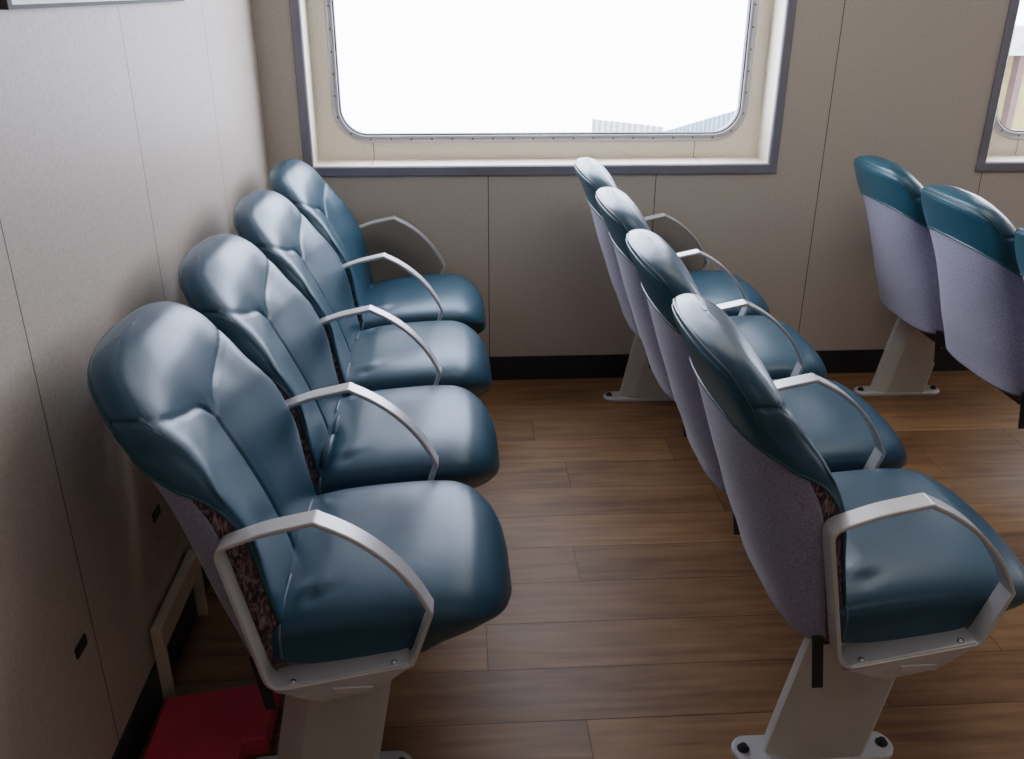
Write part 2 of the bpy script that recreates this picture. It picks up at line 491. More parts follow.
rivet_me = None
def make_window(i):
    global rivet_me
    dx = i * WPITCH
    root = tag(empty('window_%d' % (i + 1), (dx, 0, 0)), kind='structure')
    # dark metal trim flush around the opening
    bm = bmesh.new()
    o = lambda x0, x1, z0, z1, y: [(x, y, z) for x, z in rrect(x0, x1, z0, z1, .0005)]
    ring(bm, [o(WX0, WX1, WZ0, WZ1, .002), o(WX0, WX1, WZ0, WZ1, -.006), o(WX0 + .002, WX1 - .002, WZ0 + .002, WZ1 - .002, -.008),
              o(WX0 + TW - .004, WX1 - TW + .004, WZ0 + TW - .004, WZ1 - TW + .004, -.008), o(WX0 + TW, WX1 - TW, WZ0 + TW, WZ1 - TW, -.004),
              o(WX0 + TW, WX1 - TW, WZ0 + TW, WZ1 - TW, .01)])
    bm_obj('window_trim', bm, M['trim'], root)
    # recess lining: sides + back panel with the rounded hole
    px0, px1, pz0, pz1 = -.4305, 1.0635, .934, 1.83
    bm = bmesh.new()
    a, b, c, d = WX0 + TW - .001, WX1 - TW + .001, WZ0 + TW - .001, WZ1 - TW + .001
    hole = [(x, RD, z) for x, z in rrect(px0 - .006, px1 + .006, pz0 - .006, pz1 + .006, .105)]
    ring(bm, [o(a, b, c, d, .0), o(a, b, c, d, RD), hole])
    bm_obj('recess_lining', bm, M['recess'], root)
    # aluminium clamp frame with rivets
    bm = bmesh.new()
    def lp(off, y, r): return [(x, y, z) for x, z in rrect(px0 - off, px1 + off, pz0 - off, pz1 + off, r)]
    ring(bm, [lp(.026, RD, .126), lp(.026, RD - .006, .126), lp(.023, RD - .009, .123), lp(.003, RD - .009, .103), lp(0, RD - .006, .1), lp(0, RD + .05, .1)])
    fr = auto(bm_obj('window_frame', bm, M['frame'], root), 50)
    bm = bmesh.new()
    ring(bm, [lp(0.0005, RD - .004, .1), lp(-.005, RD - .002, .095), lp(-.006, RD + .02, .094)])
    bm_obj('window_gasket', bm, M['black'], root)
    if rivet_me is None:
        bm = bmesh.new()
        bmesh.ops.create_uvsphere(bm, u_segments=10, v_segments=6, radius=.0045)
        bmesh.ops.scale(bm, vec=(1, .5, 1), verts=bm.verts[:])
        rivet_me = bpy.data.meshes.new('rivet'); bm.to_mesh(rivet_me); bm.free()
        rivet_me.materials.append(M['rivet'])
    mid = rrect(px0 - .013, px1 + .013, pz0 - .013, pz1 + .013, .113, 20, 60)
    P = np.array(mid + mid[:1]); s = np.concatenate([[0], np.cumsum(np.hypot(*np.diff(P, axis=0).T))])
    nr = int(s[-1] / .0745)
    if i < 2:
        for k in range(nr):
            q = s[-1] * k / nr
            x = float(np.interp(q, s, P[:, 0])); z = float(np.interp(q, s, P[:, 1]))
            if z > 1.45: continue
            rv = bpy.data.objects.new('rivet', rivet_me); COL.objects.link(rv); rv.parent = fr; rv.location = (x, RD - .009, z)
    bm = bmesh.new()
    vs = [bm.verts.new(p) for p in lp(-.002, RD + .012, .098)]
    bm.faces.new(vs)
    bm_obj('glass_pane', bm, M['glass'], root, recalc=False)
    # outer hull plate around the pane
    bm = bmesh.new()
    ring(bm, [lp(.0, RD + .05, .1), [(x, RD + .05, z) for x, z in rrect(-1.311, -1.311 + WPITCH, -.05, 2.25, .0005)]])
    bm_obj('hull_plate', bm, M['alu_flat'], root)
    return root
for i in range(NW): make_window(i)

# skirting
SK = .099
slab('baseboard_left', (XL, XL + .006, YR, -.0, 0, SK), M['skirt'])
slab('baseboard_front', (XL + .006, XR, -.006, 0, 0, SK), M['skirt'])

# ------------------------------------------------------------------ seat
Zk = [.355, .42, .46, .50, .55, .61, .65, .70, .74, .78, .80, .83, .86, .88, .90, .92, .935, .945, .951]
def zmap(z):
    z = np.asarray(z, float)
    return np.where(z > .78, .78 + (z - .78) * (.16 / .139), z)
def prof(zs, vs): return lambda z: catmull(zs, vs, zmap(z))
ZT = .919
xr = prof([.355, .42, .49, .56, .64, .72, .80, .86, .90, .92, .933, .94], [.112, .088, .058, .034, .006, -.018, -.042, -.066, -.081, -.080, -.064, -.036])
xre = prof([.355, .42, .50, .60, .66, .70, .76, .80, .84, .87, .90, .92, .933, .94], [.155, .142, .128, .112, .095, .072, .038, .012, -.020, -.043, -.060, -.063, -.055, -.036])
xfe = prof([.355, .42, .46, .53, .61, .65, .73, .78, .83, .86, .88, .90, .915, .925, .933, .94], [.212, .203, .196, .183, .171, .158, .118, .088, .056, .034, .020, .004, -.008, -.015, -.023, -.036])
xfc = prof([.355, .46, .55, .65, .74, .80, .85, .88, .90, .915, .925, .933, .94], [.205, .190, .163, .122, .080, .062, .046, .034, .022, .010, .000, -.012, -.036])
wid = prof([.355, .50, .65, .75, .80, .83, .86, .88, .90, .915, .925, .933, .938, .94], [.222, .231, .233, .233, .232, .229, .221, .210, .191, .168, .140, .100, .060, .010])
def lowk(z): return np.clip((.71 - z) / .10, 0, 1)
def headk(z): return np.clip((z - .70) / .08, 0, 1)

def loop_pt(t, z):
    """t in [-8, 8]: 0 = rear centre, 3..5 = side, 8 = front centre; z array"""
    s = np.sign(t); s = np.where(s == 0, 1, s); a = np.abs(t)
    r_, re, fe, fc, w = xr(z), xre(z), xfe(z), xfc(z), wid(z)
    lk, hk = lowk(z), headk(z)
    d = fe - re
    X = np.stack([r_, r_ + .13 * (re - r_), r_ + .46 * (re - r_), re, re + (.5 - .06 * lk) * d, fe - (.13 + .09 * hk) * d, fe - .02 * hk * d + .001, fe + .62 * (fc - fe), fc])
    Y = np.stack([0 * w, .5 * w, (.83 + .03 * hk) * w, (.985 + .01 * hk) * w, (1.0 - .015 * lk - .03 * hk) * w, (.985 - .055 * lk - .085 * hk) * w, (.90 - .04 * lk - .12 * hk) * w, .46 * w, 0 * w])
    D = .5 * (fc - r_)
    EX = np.stack([r_, r_ + .10 * D, r_ + .38 * D, r_ + .74 * D, r_ + 1.10 * D, (.4 * (r_ + 1.45 * D) + .6 * (fe - .012)), .2 * (r_ + 1.74 * D) + .8 * fe, r_ + 1.94 * D, fc])
    EY = np.stack([0 * w, .48 * w, .83 * w, .965 * w, 1.0 * w, .955 * w, .83 * w, .46 * w, 0 * w])
    ek = np.clip((z - .735) / .085, 0, 1); ek = ek * ek * (3 - 2 * ek)
    X = X * (1 - ek) + EX * ek; Y = Y * (1 - ek) + EY * ek
    # Catmull-Rom with mirrored end points
    i = np.clip(np.floor(a).astype(int), 0, 7); f = a - i
    idx = np.arange(len(a)) if np.ndim(a) else 0
    def at(A, k, odd):
        k2 = np.where(k < 0, -k, np.where(k > 8, 16 - k, k))
        v = A[k2, idx]
        if odd: v = np.where((k < 0) | (k > 8), -v, v)
        return v
    def cr(A, odd):
        p0, p1, p2, p3 = at(A, i - 1, odd), at(A, i, odd), at(A, i + 1, odd), at(A, i + 2, odd)
        return .5 * (2 * p1 + (p2 - p0) * f + (2 * p0 - 5 * p1 + 4 * p2 - p3) * f * f + (3 * p1 - p0 - 3 * p2 + p3) * f ** 3)
    return np.stack([cr(X, False), s * cr(Y, True), z], -1)

ZB_T = [0, 1, 2, 2.6, 3, 3.6, 4.2, 4.6, 4.85, 5.05, 5.2, 5.3, 5.4, 8]
ZB_Z = [.782, .777, .762, .743, .726, .713, .700, .678, .650, .600, .530, .455, .36, .36]
def zb(t): return np.interp(np.abs(t), ZB_T, ZB_Z)

def seam_z(yn):
    yn = np.abs(yn)
    return np.interp(yn, [0, .05, .12, .20, .30, .42, .60, .85, 1.0], [.738, .746, .764, .778, .785, .790, .803, .823, .836])

def make_back_meshes():
    # --- leather front, head and upper rear flap
    th = np.concatenate([np.linspace(0, 3, 22)[:-1], np.linspace(3, 4.4, 8)[:-1], np.linspace(4.4, 5.5, 20)[:-1],
                         np.linspace(5.5, 7.6, 26)[:-1], np.linspace(7.6, 8, 12)])
    t = np.concatenate([-th[::-1], th[1:-1]])          # -8 .. just under 8 (closed)
    nv = 130
    vv = np.linspace(0, 1, nv)
    P = np.zeros((nv, len(t), 3))
    z_low = zb(t)
    for j, v in enumerate(vv):
        # more rows near the top where the dome closes
        e = v if v < .8 else .8 + .2 * math.sin((v - .8) / .2 * math.pi / 2)
        e /= 1.0
        z = z_low + (ZT - z_low) * e
        P[j] = loop_pt(t, z)
    # seams as grooves with puffed panels
    yn = P[..., 1] / np.maximum(wid(P[..., 2]), 1e-4)
    A = np.abs(np.broadcast_to(t, P.shape[:2]))
    front = np.clip((A - 5.0) / .5, 0, 1)
    side = np.clip((A - 2.6) / .5, 0, 1)
    z = P[..., 2]
    d_h = np.abs(z - seam_z(yn))
    d_v = np.where(z < .742, np.abs(P[..., 1]), np.hypot(P[..., 1], z - .742))
    g = .0055 * np.exp(-(d_h / .0045) ** 2) * side + .003 * np.exp(-(d_h / .022) ** 2) * front
    g = np.maximum(g, (.0055 * np.exp(-(d_v / .0045) ** 2) + .004 * np.exp(-(d_v / .026) ** 2)) * front)
    # direction: inward = toward section middle
    xm = .5 * (xr(z) + xfc(z))
    sgn = np.where(A > 5.6, 1., 0.)
    wx = np.clip((A - 4.3) / 1.3, 0, 1); wx = wx * wx * (3 - 2 * wx)
    P[..., 0] -= g * wx
    P[..., 1] -= np.sign(P[..., 1]) * g * .8 * (1 - wx) * np.clip((A - 2.6) / .5, 0, 1)
    # lower edge turned in (thickness of the leather)
    low = P[0].copy()
    c = np.array([.5 * (xr(low[:, 2]) + xfc(low[:, 2])), 0 * low[:, 1], low[:, 2]]).T
    dirv = c - low; dirv /= np.linalg.norm(dirv, axis=1)[:, None] + 1e-9
    inner = low + dirv * .012
    P = np.concatenate([inner[None], P])
    me_l = grid_mesh('backrest', P, closed_u=True)
    bm = bmesh.new(); bm.from_mesh(me_l)               # close the little hole at the crown
    es = [e for e in bm.edges if e.is_boundary and min(v.co.z for v in e.verts) > .910]
    if es: bmesh.ops.holes_fill(bm, edges=es)
    bmesh.ops.recalc_face_normals(bm, faces=bm.faces[:])
    bm.faces.ensure_lookup_table()
    for f in bm.faces:                                   # rear flap is a glossier teal hide
        c = f.calc_center_median()
        zz = np.array([c.z])
        lim = xre(zz)[0] + .004
        f.material_index = 1 if (c.x < lim and c.z < .914) else 0
    bm.to_mesh(me_l); bm.free()
    # --- grey fabric shell (rear), slightly inside the leather, thick sheet
    ts = np.linspace(-3.6, 3.6, 47)
    rows = []
    for v in np.linspace(0, 1, 34):
        z0 = .362 + .018 * np.clip((np.abs(ts) / 3.6), 0, 1) ** 2
        z1 = zb(ts) + .012
        rows.append(loop_pt(ts, z0 + (z1 - z0) * v))
    P = np.array(rows)
    z = P[..., 2]
    c = np.stack([.5 * (xr(z) + xfc(z)), 0 * z, z], -1); dv = c - P; dv /= np.linalg.norm(dv, axis=-1)[..., None] + 1e-9
    outer = P + dv * .0025
    inner = P + dv * .012
    roll = P[:1] + dv[:1] * .006 + np.array([0, 0, -.006])
    P = np.concatenate([inner[::-1], roll, outer])
    me_s = grid_mesh('back_shell', P)
    # --- patterned side panels
    sides = []
    for s in (-1, 1):
        tt = s * np.linspace(3.4, 5.42, 26)
        rows = []
        for v in np.linspace(0, 1, 24):
            z1 = zb(tt) + .006
            rows.append(loop_pt(tt, .362 + (z1 - .362) * v))
        P = np.array(rows)
        a = np.abs(np.broadcast_to(tt, P.shape[:2]))
        bulge = np.sin(np.clip((a - 3.4) / 2.02, 0, 1) * math.pi) * .008
        z = P[..., 2]
        c = np.stack([.5 * (xr(z) + xfc(z)), 0 * z, z], -1); dv = c - P; dv /= np.linalg.norm(dv, axis=-1)[..., None] + 1e-9
        P = P + dv * .005
        P[..., 1] += s * bulge * .6
        sides.append(grid_mesh('side_panel', P))
    # --- pipings on the backrest
    bm = bmesh.new()
    tp = np.concatenate([np.linspace(-5.42, -4.2, 34), np.linspace(-4.2, 4.2, 70)[1:-1], np.linspace(4.2, 5.42, 34)])
    P = loop_pt(tp, zb(tp))
    tube(bm, P, .0030, 8)
    me_p = bpy.data.meshes.new('piping'); bm.to_mesh(me_p); bm.free()
    bm = bmesh.new()
    for off, dz, rr in ((0, 0, .0026), (-.12, -.011, .0018)):
        za = np.linspace(.812, .878, 22)
        ta = 3.05 + off - .40 * np.linspace(0, 1, 22) ** 2
        tb = np.linspace(ta[-1], -ta[-1], 61)[1:-1]
        zc = .878 + .024 * (1 - (tb / ta[-1]) ** 2) ** .75
        tq = np.concatenate([ta, tb, -ta[::-1]]); zq = np.concatenate([za, zc, za[::-1]]) + dz
        tube(bm, loop_pt(tq, zq), rr, 6)
    me_e = bpy.data.meshes.new('headrest_piping'); bm.to_mesh(me_e); bm.free()
    # --- lining that closes the inside of the shell bottom
    tl = np.linspace(-8, 8, 65)[:-1]
    lo = loop_pt(tl, np.full(64, .364)); ce = lo.mean(0)
    P = np.stack([ce + (lo - ce) * .93, ce + (lo - ce) * .5, ce + (lo - ce) * .02])
    me_b = grid_mesh('back_base', P, closed_u=True)
    return me_l, me_s, sides, me_p, me_e, me_b

def make_cushion_mesh():
    xs_ = [.150, .156, .175, .20, .27, .35, .44, .48, .52, .545, .563, .576, .585, .588]
    w_ = [.17, .196, .216, .2255, .2285, .230, .231, .228, .217, .202, .180, .150, .105, .06]
    zt_ = [.425, .438, .449, .457, .473, .482, .487, .487, .481, .471, .458, .442, .422, .405]
    zb_ = [.375, .360, .350, .345, .343, .344, .345, .345, .345, .344, .345, .348, .356, .370]
    q = np.concatenate([np.linspace(.150, .20, 14)[:-1], np.linspace(.20, .48, 42)[:-1], np.linspace(.48, .563, 26)[:-1],
                        .563 + (.588 - .563) * np.sin(np.linspace(0, 1, 18) * math.pi / 2)])
    W, T, B = catmull(xs_, w_, q), catmull(xs_, zt_, q), catmull(xs_, zb_, q)
    na = 96
    ang = np.linspace(0, 2 * np.pi, na, endpoint=False)
    n = 4.6
    ce, se = np.cos(ang), np.sin(ang)
    cy = np.sign(ce) * np.abs(ce) ** (2 / n); sz = np.sign(se) * np.abs(se) ** (2 / n)
    P = np.zeros((len(q), na, 3))
    for j in range(len(q)):
        zc, h = .5 * (T[j] + B[j]), .5 * (T[j] - B[j])
        y = W[j] * cy; z = zc + h * sz
        top = np.clip(se, 0, 1)
        z = z + .012 * (1 - (y / W[j]) ** 2) * top * np.clip((q[j] - .16) / .1, 0, 1)
        s_ = np.clip((z - B[j]) / (T[j] - B[j]) / .75, 0, 1); s_ = s_ * s_ * (3 - 2 * s_)
        low_ = float(np.interp(q[j], [.40, .44, .465, .519, .55, .572, .588], [1, .90, .80, .67, .55, .48, .45]))
        y = y * (low_ + (1 - low_) * s_)
        # side bulges a little outward at mid height, and dished sitting area
        z = z - .012 * np.exp(-((q[j] - .33) / .10) ** 2 - (y / .13) ** 2) * top
        x = np.full(na, q[j]) + .010 * (1 - (y / .24) ** 2) * np.clip((q[j] - .45) / .1, 0, 1) - .012 * np.clip((z - .40) / .08, -.2, 1) * np.clip((q[j] - .50) / .05, 0, 1)
        P[j, :, 0], P[j, :, 1], P[j, :, 2] = x, y, z
    # wrinkles pulled toward the rear corners (real folds in the hide)
    X, Y, Z = P[..., 0], P[..., 1], P[..., 2]
    topm = np.clip((Z - .43) / .03, 0, 1)
    rng = np.random.RandomState(3)
    for k in range(13):
        s = -1 if k % 2 else 1
        x0, y0 = .19 + rng.rand() * .06, s * (.20 - rng.rand() * .05)
        ang_ = math.radians(rng.uniform(5, 40)) * -s
        L = rng.uniform(.07, .16)
        dx, dy = X - x0, Y - y0
        u = dx * math.cos(ang_) + dy * math.sin(ang_); v = -dx * math.sin(ang_) + dy * math.cos(ang_)
        f = np.exp(-(v / .014) ** 2) * np.clip(u / .02, 0, 1) * np.clip(1 - u / L, 0, 1)
        P[..., 2] += topm * f * .003 * (1 if k % 3 else -1)
    me = grid_mesh('seat_cushion', P, closed_u=True, caps=True)
    # piping around the lower front rim
    bm = bmesh.new()
    kr, kl = int(round(na * 318 / 360)), int(round(na * 222 / 360))
    js = [q_ for q_ in range(len(q)) if q[q_] > .41 and q_ < len(q) - 3]
    a = [P[q_, kr] for q_ in js]; b = [P[q_, kl] for q_ in js]
    step = 1 if kl < kr else -1
    mid = [P[js[-1], k_] for k_ in range(kr - 4, kl + 3, -4)]
    pts = a + mid + b[::-1]
    tube(bm, pts, .003, 6)
    me_p = bpy.data.meshes.new('cushion_piping'); bm.to_mesh(me_p); bm.free()
    # pale welt along the rear rim, near the junction with the backrest
    welts = []
    jw = int(np.argmin(np.abs(q - .198)))
    for k0_, k1_ in ((97, 186), (83, -6)):
        ks = np.linspace(k0_, k1_, 24)
        pts = []
        for k_ in ks:
            kk = (k_ / 360 * na) % na; i0 = int(kk) % na; f_ = kk - int(kk)
            p_ = P[jw, i0] * (1 - f_) + P[jw, (i0 + 1) % na] * f_
            pts.append(p_ + np.array([0, .001 * np.sign(p_[1]), .001]))
        bm = bmesh.new(); tube(bm, pts, .0021, 6)
        mw = bpy.data.meshes.new('welt'); bm.to_mesh(mw); bm.free(); welts.append(mw)
    # under pan
    rows = []
    def dee(x0, x1, w, z):
        o = [(x0, -w, z)]
        for a in np.linspace(-90, 90, 33):
            c, d = math.cos(math.radians(a)), math.sin(math.radians(a))
            o.append((x0 + .20 + (x1 - x0 - .20) * abs(c) ** 1.0, w * math.copysign(abs(d) ** .9, d), z))
        o.append((x0, w, z)); 
        return o
    for z, x0, x1, w in ((.362, .17, .560, .170), (.345, .17, .555, .165), (.330, .18, .540, .158), (.318, .20, .51, .148), (.311, .23, .47, .13), (.310, .28, .42, .08)):
        rows.append(dee(x0, x1, w, z))
    me_u = grid_mesh('seat_pan', np.array(rows), closed_u=True, caps=True)
    return me, me_p, me_u, welts

ML, MS, MSD, MP, ME_, MBASE = make_back_meshes()
MC, MCP, MU, MW = make_cushion_mesh()

def make_seat():
    root = empty('passenger_seat')
    b = link('backrest', ML, [M['leather'], M['leather_rear']], root)
    link('piping', MP, M['piping'], b); link('headrest_piping', ME_, M['piping'], b)
    s = link('back_shell', MS, M['shell'], root); s['label'] = 'lilac grey fabric back shell'
    link('shell_base', MBASE, M['pan'], s)
    for m in MSD:
        o = link('side_panel', m, M['gusset'], root); o['label'] = 'maroon patterned fabric side panel'
    c = link('seat_cushion', MC, M['leather'], root)
    link('cushion_piping', MCP, M['piping'], c)
    for mw in MW: link('welt', mw, M['welt'], c)
    link('seat_pan', MU, M['pan'], root)
    return root

def copy_tree(o, parent=None):
    c = o.copy(); COL.objects.link(c)
    if parent is not None: c.parent = parent
    for ch in [k for k in o.children]:
        copy_tree(ch, c)
    return c

# ------------------------------------------------------------------ seat frame (beam, armrest loops, pedestals)
Y0, PT = -2.0726, .5
XA, SP = -.5151, .9849

def loop_outline():
    low = fillet([(.176, .341, .040), (.117, .634, .030), (.200, .664, .25), (.283, .682, .012), (.461, .500, .010), (.424, .388, .022)], 9)
    # replace the straight apex-to-front span by a smooth bow
    k = max(range(len(low)), key=lambda q: low[q][1]); 
    f = min(range(len(low)), key=lambda q: abs(low[q][0] - .461) + abs(low[q][1] - .507))
    ia = max(q for q in range(len(low)) if low[q][0] < .300 and low[q][1] > .60)
    ib = min(q for q in range(len(low)) if low[q][0] > .44 and .45 < low[q][1] < .52)
    p0, p2 = Vector(low[ia]), Vector(low[ib]); p1 = Vector((.405, .625))
    bow = [tuple(p0 * (1 - t) ** 2 + p1 * (2 * t * (1 - t)) + p2 * t * t) for t in [q / 18 for q in range(1, 18)]]
    return low[:ia + 1] + bow + low[ib:]

def make_armrest_mesh():
    out = loop_outline()
    n = len(out)
    P = [Vector((x, 0, z)) for x, z in out]
    bm = bmesh.new()
    hw, th, bv = .020, .008, .0018
    sec = [(-hw + bv, 0), (hw - bv, 0), (hw, bv), (hw, th - bv), (hw - bv, th), (-hw + bv, th), (-hw, th - bv), (-hw, bv)]   # (y, inward)
    cen = sum(P, Vector()) / n
    rings = []
    for i in range(n):
        t = (P[(i + 1) % n] - P[i - 1]).normalized()
        nin = Vector((-t.z, 0, t.x))
        if nin.dot(cen - P[i]) < 0: nin = -nin
        rings.append([bm.verts.new(P[i] + nin * d + Vector((0, y, 0))) for y, d in sec])
    for i in range(n):
        a, b = rings[i], rings[(i + 1) % n]
        for k in range(8):
            bm.faces.new((a[k], a[(k + 1) % 8], b[(k + 1) % 8], b[k]))
    # cast bracket under the loop
    prism(bm, [(.186, .343), (.222, .337), (.262, .318), (.352, .338), (.374, .354), (.416, .387), (.40, .386)], -.017, .017, .003)
    bmesh.ops.recalc_face_normals(bm, faces=bm.faces[:])
    box(bm, .285, .352, -.0195, -.016, .3385, .3525, .0012, 1)
    # inner flange the cushions bolt to
    prism(bm, [(.186, .349), (.413, .393), (.413, .398), (.186, .354)], -.018, .034, .001, 1)
    me = bpy.data.meshes.new('armrest'); bmesh.ops.recalc_face_normals(bm, faces=bm.faces[:]); bm.to_mesh(me); bm.free()
    return me
ARM = make_armrest_mesh()

def dome(name, r, h, n=14):
    bm = bmesh.new()
    bmesh.ops.create_uvsphere(bm, u_segments=n, v_segments=8, radius=r)
    for v in bm.verts: v.co.z = max(v.co.z, -r * .1) * h / r
    me = bpy.data.meshes.new(name); bm.to_mesh(me); bm.free()
    return me
BOLT = dome('bolt', .0062, .0045)

def hexbolt():
    bm = bmesh.new()
    bmesh.ops.create_cone(bm, cap_ends=True, segments=20, radius1=.0125, radius2=.0125, depth=.003)
    bmesh.ops.translate(bm, vec=(0, 0, .0015), verts=bm.verts[:])
    r = bmesh.ops.create_cone(bm, cap_ends=True, segments=6, radius1=.009, radius2=.008, depth=.008)
    bmesh.ops.translate(bm, vec=(0, 0, .007), verts=r['verts'])
    me = bpy.data.meshes.new('anchor_bolt'); bm.to_mesh(me); bm.free()
    return me
ANCHOR = hexbolt()

def pedestal_mesh():
    # hexagonal leaning column
    bm = bmesh.new()
    def sec(z, sx=1.0):
        o = .20 * (z - .01)
        x0, x1 = .128 + o, .330 + o * .85
        return [(x0, -.012, z), (x0 + .048, -.034, z), (x1 - .012, -.034, z), (x1, -.024, z), (x1, .024, z), (x1 - .012, .034, z), (x0 + .048, .034, z), (x0, .012, z)]
    vs = [[bm.verts.new(p) for p in sec(z)] for z in (.004, .10, .20, .335)]
    for a, b in zip(vs[:-1], vs[1:]):
        for k in range(8): bm.faces.new((a[k], a[(k + 1) % 8], b[(k + 1) % 8], b[k]))
    bm.faces.new(vs[0][::-1]); bm.faces.new(vs[-1])
    es = [e for e in bm.edges if abs(e.verts[0].co.z - e.verts[1].co.z) > .02]
    bmesh.ops.bevel(bm, geom=es, offset=.003, segments=2, profile=.5, affect='EDGES')
    me = bpy.data.meshes.new('pedestal'); bmesh.ops.recalc_face_normals(bm, faces=bm.faces[:]); bm.to_mesh(me); bm.free()
    # base plate
    bm = bmesh.new()
    out = rrect(.066, .400, -.037, .037, .036, 10, 6)
    ringv = []
    for off, z in ((0, 0), (0, .009), (.003, .012)):
        ringv.append([bm.verts.new((.233 + (x - .233) * (1 - off / .16), y * (1 - off / .037), z)) for x, y in out])
    n = len(out)
    for a, b in zip(ringv[:-1], ringv[1:]):
        for k in range(n): bm.faces.new((a[k], a[(k + 1) % n], b[(k + 1) % n], b[k]))
    bm.faces.new(ringv[0][::-1]); bm.faces.new(ringv[-1])
    me2 = bpy.data.meshes.new('base_plate'); bmesh.ops.recalc_face_normals(bm, faces=bm.faces[:]); bm.to_mesh(me2); bm.free()
    return me, me2
PED, PLATE = pedestal_mesh()
bm = bmesh.new()
prism(bm, [(.140, .385), (.160, .385), (.176, .268), (.156, .268)], -.003, .003, .001, 1)
STRAP = bpy.data.meshes.new('strap'); bmesh.ops.recalc_face_normals(bm, faces=bm.faces[:]); bm.to_mesh(bm and STRAP); bm.free()

def put(name, me, mat, parent, loc=(0, 0, 0), rot=None, ang=None):
    o = bpy.data.objects.new(name, me); COL.objects.link(o); o.parent = parent; o.location = loc
    if rot: o.rotation_euler = rot
    if mat is not None and len(me.materials) == 0: me.materials.append(mat)
    if ang is not None: auto(o, ang)
    return o

def make_frame(x, k0, label):
    root = empty('seat_frame', (x, Y0 + k0 * PT, 0))
    tag(root, label, 'seat frame')
    n = 5 - k0
    L = (n - 1) * PT
    bm = bmesh.new()
    box(bm, .26, .34, .10, L - .09, .262, .286, .003)
    bm_obj('beam', bm, M['black'], root)
    slope = math.atan2(.046, .22)
    bm = bmesh.new()  # sheet across the last hoop imitates shade on the wall behind
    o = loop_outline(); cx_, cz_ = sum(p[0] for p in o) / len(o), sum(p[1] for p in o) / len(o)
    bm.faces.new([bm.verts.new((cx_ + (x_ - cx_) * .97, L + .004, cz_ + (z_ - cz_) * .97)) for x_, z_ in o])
    pn = bm_obj('hoop_shade_sheet', bm, M['hoop_shade'], root, recalc=False); pn['label'] = 'see-through sheet imitating shade inside the hoop at the wall'
    for k in range(n):
        a = put('armrest', ARM, M['alu'], root, (0, k * PT, 0), ang=32)
        for bx in (.218, .390):
            bz = .354 + (bx - .186) * .194 + .0005
            put('bolt', BOLT, M['bolt'], a, (bx, -.009, bz - .0005), (0, -slope, 0), 60)
        if k < n - 1: put('strap', STRAP, M['black'], root, (0, k * PT + .028, 0))
    for yy in [.135, L - .125]:
        p = put('pedestal', PED, M['alu_flat'], root, (0, yy, 0), ang=30)
        pl = put('base_plate', PLATE, M['alu'], root, (0, yy, 0), ang=30)
        for bx in (.088, .378):
            put('anchor_bolt', ANCHOR, M['dark_bolt'], pl, (bx, 0, .011), None, 40)
    return root

FRAMES = [make_frame(XA, 0, 'silver metal frame with hoop armrests carrying the four seats along the left wall'),
          make_frame(XA + SP, 0, 'silver metal frame with hoop armrests carrying the middle row of four seats'),
          make_frame(XA + 2 * SP, 1, 'silver metal frame whose pedestal stands at the skirting under the right row of seats')]

LAB = {
 (0, 0): 'teal leather seat of the left wall row, nearest the camera',
 (0, 1): 'teal leather seat of the left wall row, with a loose flap on its cushion',
 (0, 2): 'teal leather seat of the left wall row, second from the window wall',
 (0, 3): 'teal leather seat in the corner under the window edge, last of the left wall row',
 (1, 0): 'teal leather seat with lilac grey back, nearest the camera in the middle row',
 (1, 1): 'teal leather seat with lilac grey back, second from the camera in the middle row',
 (1, 2): 'teal leather seat with lilac grey back, second from the window wall in the middle row',
 (1, 3): 'teal leather seat with lilac grey back, last of the middle row against the window wall',
 (2, 1): 'teal seat at the right photo edge, mostly hidden outside the picture',
 (2, 2): 'teal leather seat with lilac grey back, second from the window wall in right row',
 (2, 3): 'teal leather seat with lilac grey back, against the window wall in the right row',
}
GRP = ['seats in the row along the left wall', 'seats in the middle row', 'seats in the right row']
proto = make_seat()
first = True
for (r, k), lab in LAB.items():
    o = proto if first else copy_tree(proto)
    first = False
    o.location = (XA + r * SP, Y0 + (k + .5) * PT, 0)
    tag(o, lab, 'seat', GRP[r])
    if (r, k) == (0, 1):
        FLAPSEAT = o
# loose leather flap at the rear corner of one cushion
def make_flap():
    rows = []
    for u in np.linspace(0, 1, 60):
        y = -.215 + .235 * u
        lobe = (u / .56) if u < .56 else (u - .56) / .44
        h = (.025 if u < .56 else .018) * max(math.sin(math.pi * min(max(lobe, 0), 1)), .02) ** .45
        c = np.array([.206 + .006 * u, y, .462 + .010 * u + h * .75])
        ax = np.array([.45, 0, .89]); ay = np.array([.89, 0, -.45])
        rows.append([c + ax * h * math.cos(a) + ay * (.0075 * h / .025 + .001) * math.sin(a) for a in np.linspace(0, 2 * math.pi, 16, endpoint=False)])
    me = grid_mesh('cushion_flap', np.array(rows), closed_u=True, caps=True)
    o = link('cushion_flap', me, M['leather'], FLAPSEAT)
    o['label'] = 'loose upright leather flap'
make_flap()

# ------------------------------------------------------------------ small things by the left wall
# cream bracket: low box rail on two legs against the wall
root = tag(empty('pipe_cover', (XL, -1.72, 0)), 'low cream painted bracket with two legs standing against the left wall', 'bracket')
bm = bmesh.new(); box(bm, .0062, .030, 0, .30, .135, .19, .0015); bm_obj('rail', bm, M['bracket'], root)
bm = bmesh.new(); box(bm, .0062, .030, 0, .014, 0, .135, .0015); bm_obj('leg', bm, M['bracket'], root)
bm = bmesh.new(); box(bm, .0062, .030, .288, .30, 0, .135, .0015); bm_obj('leg', bm, M['bracket'], root)

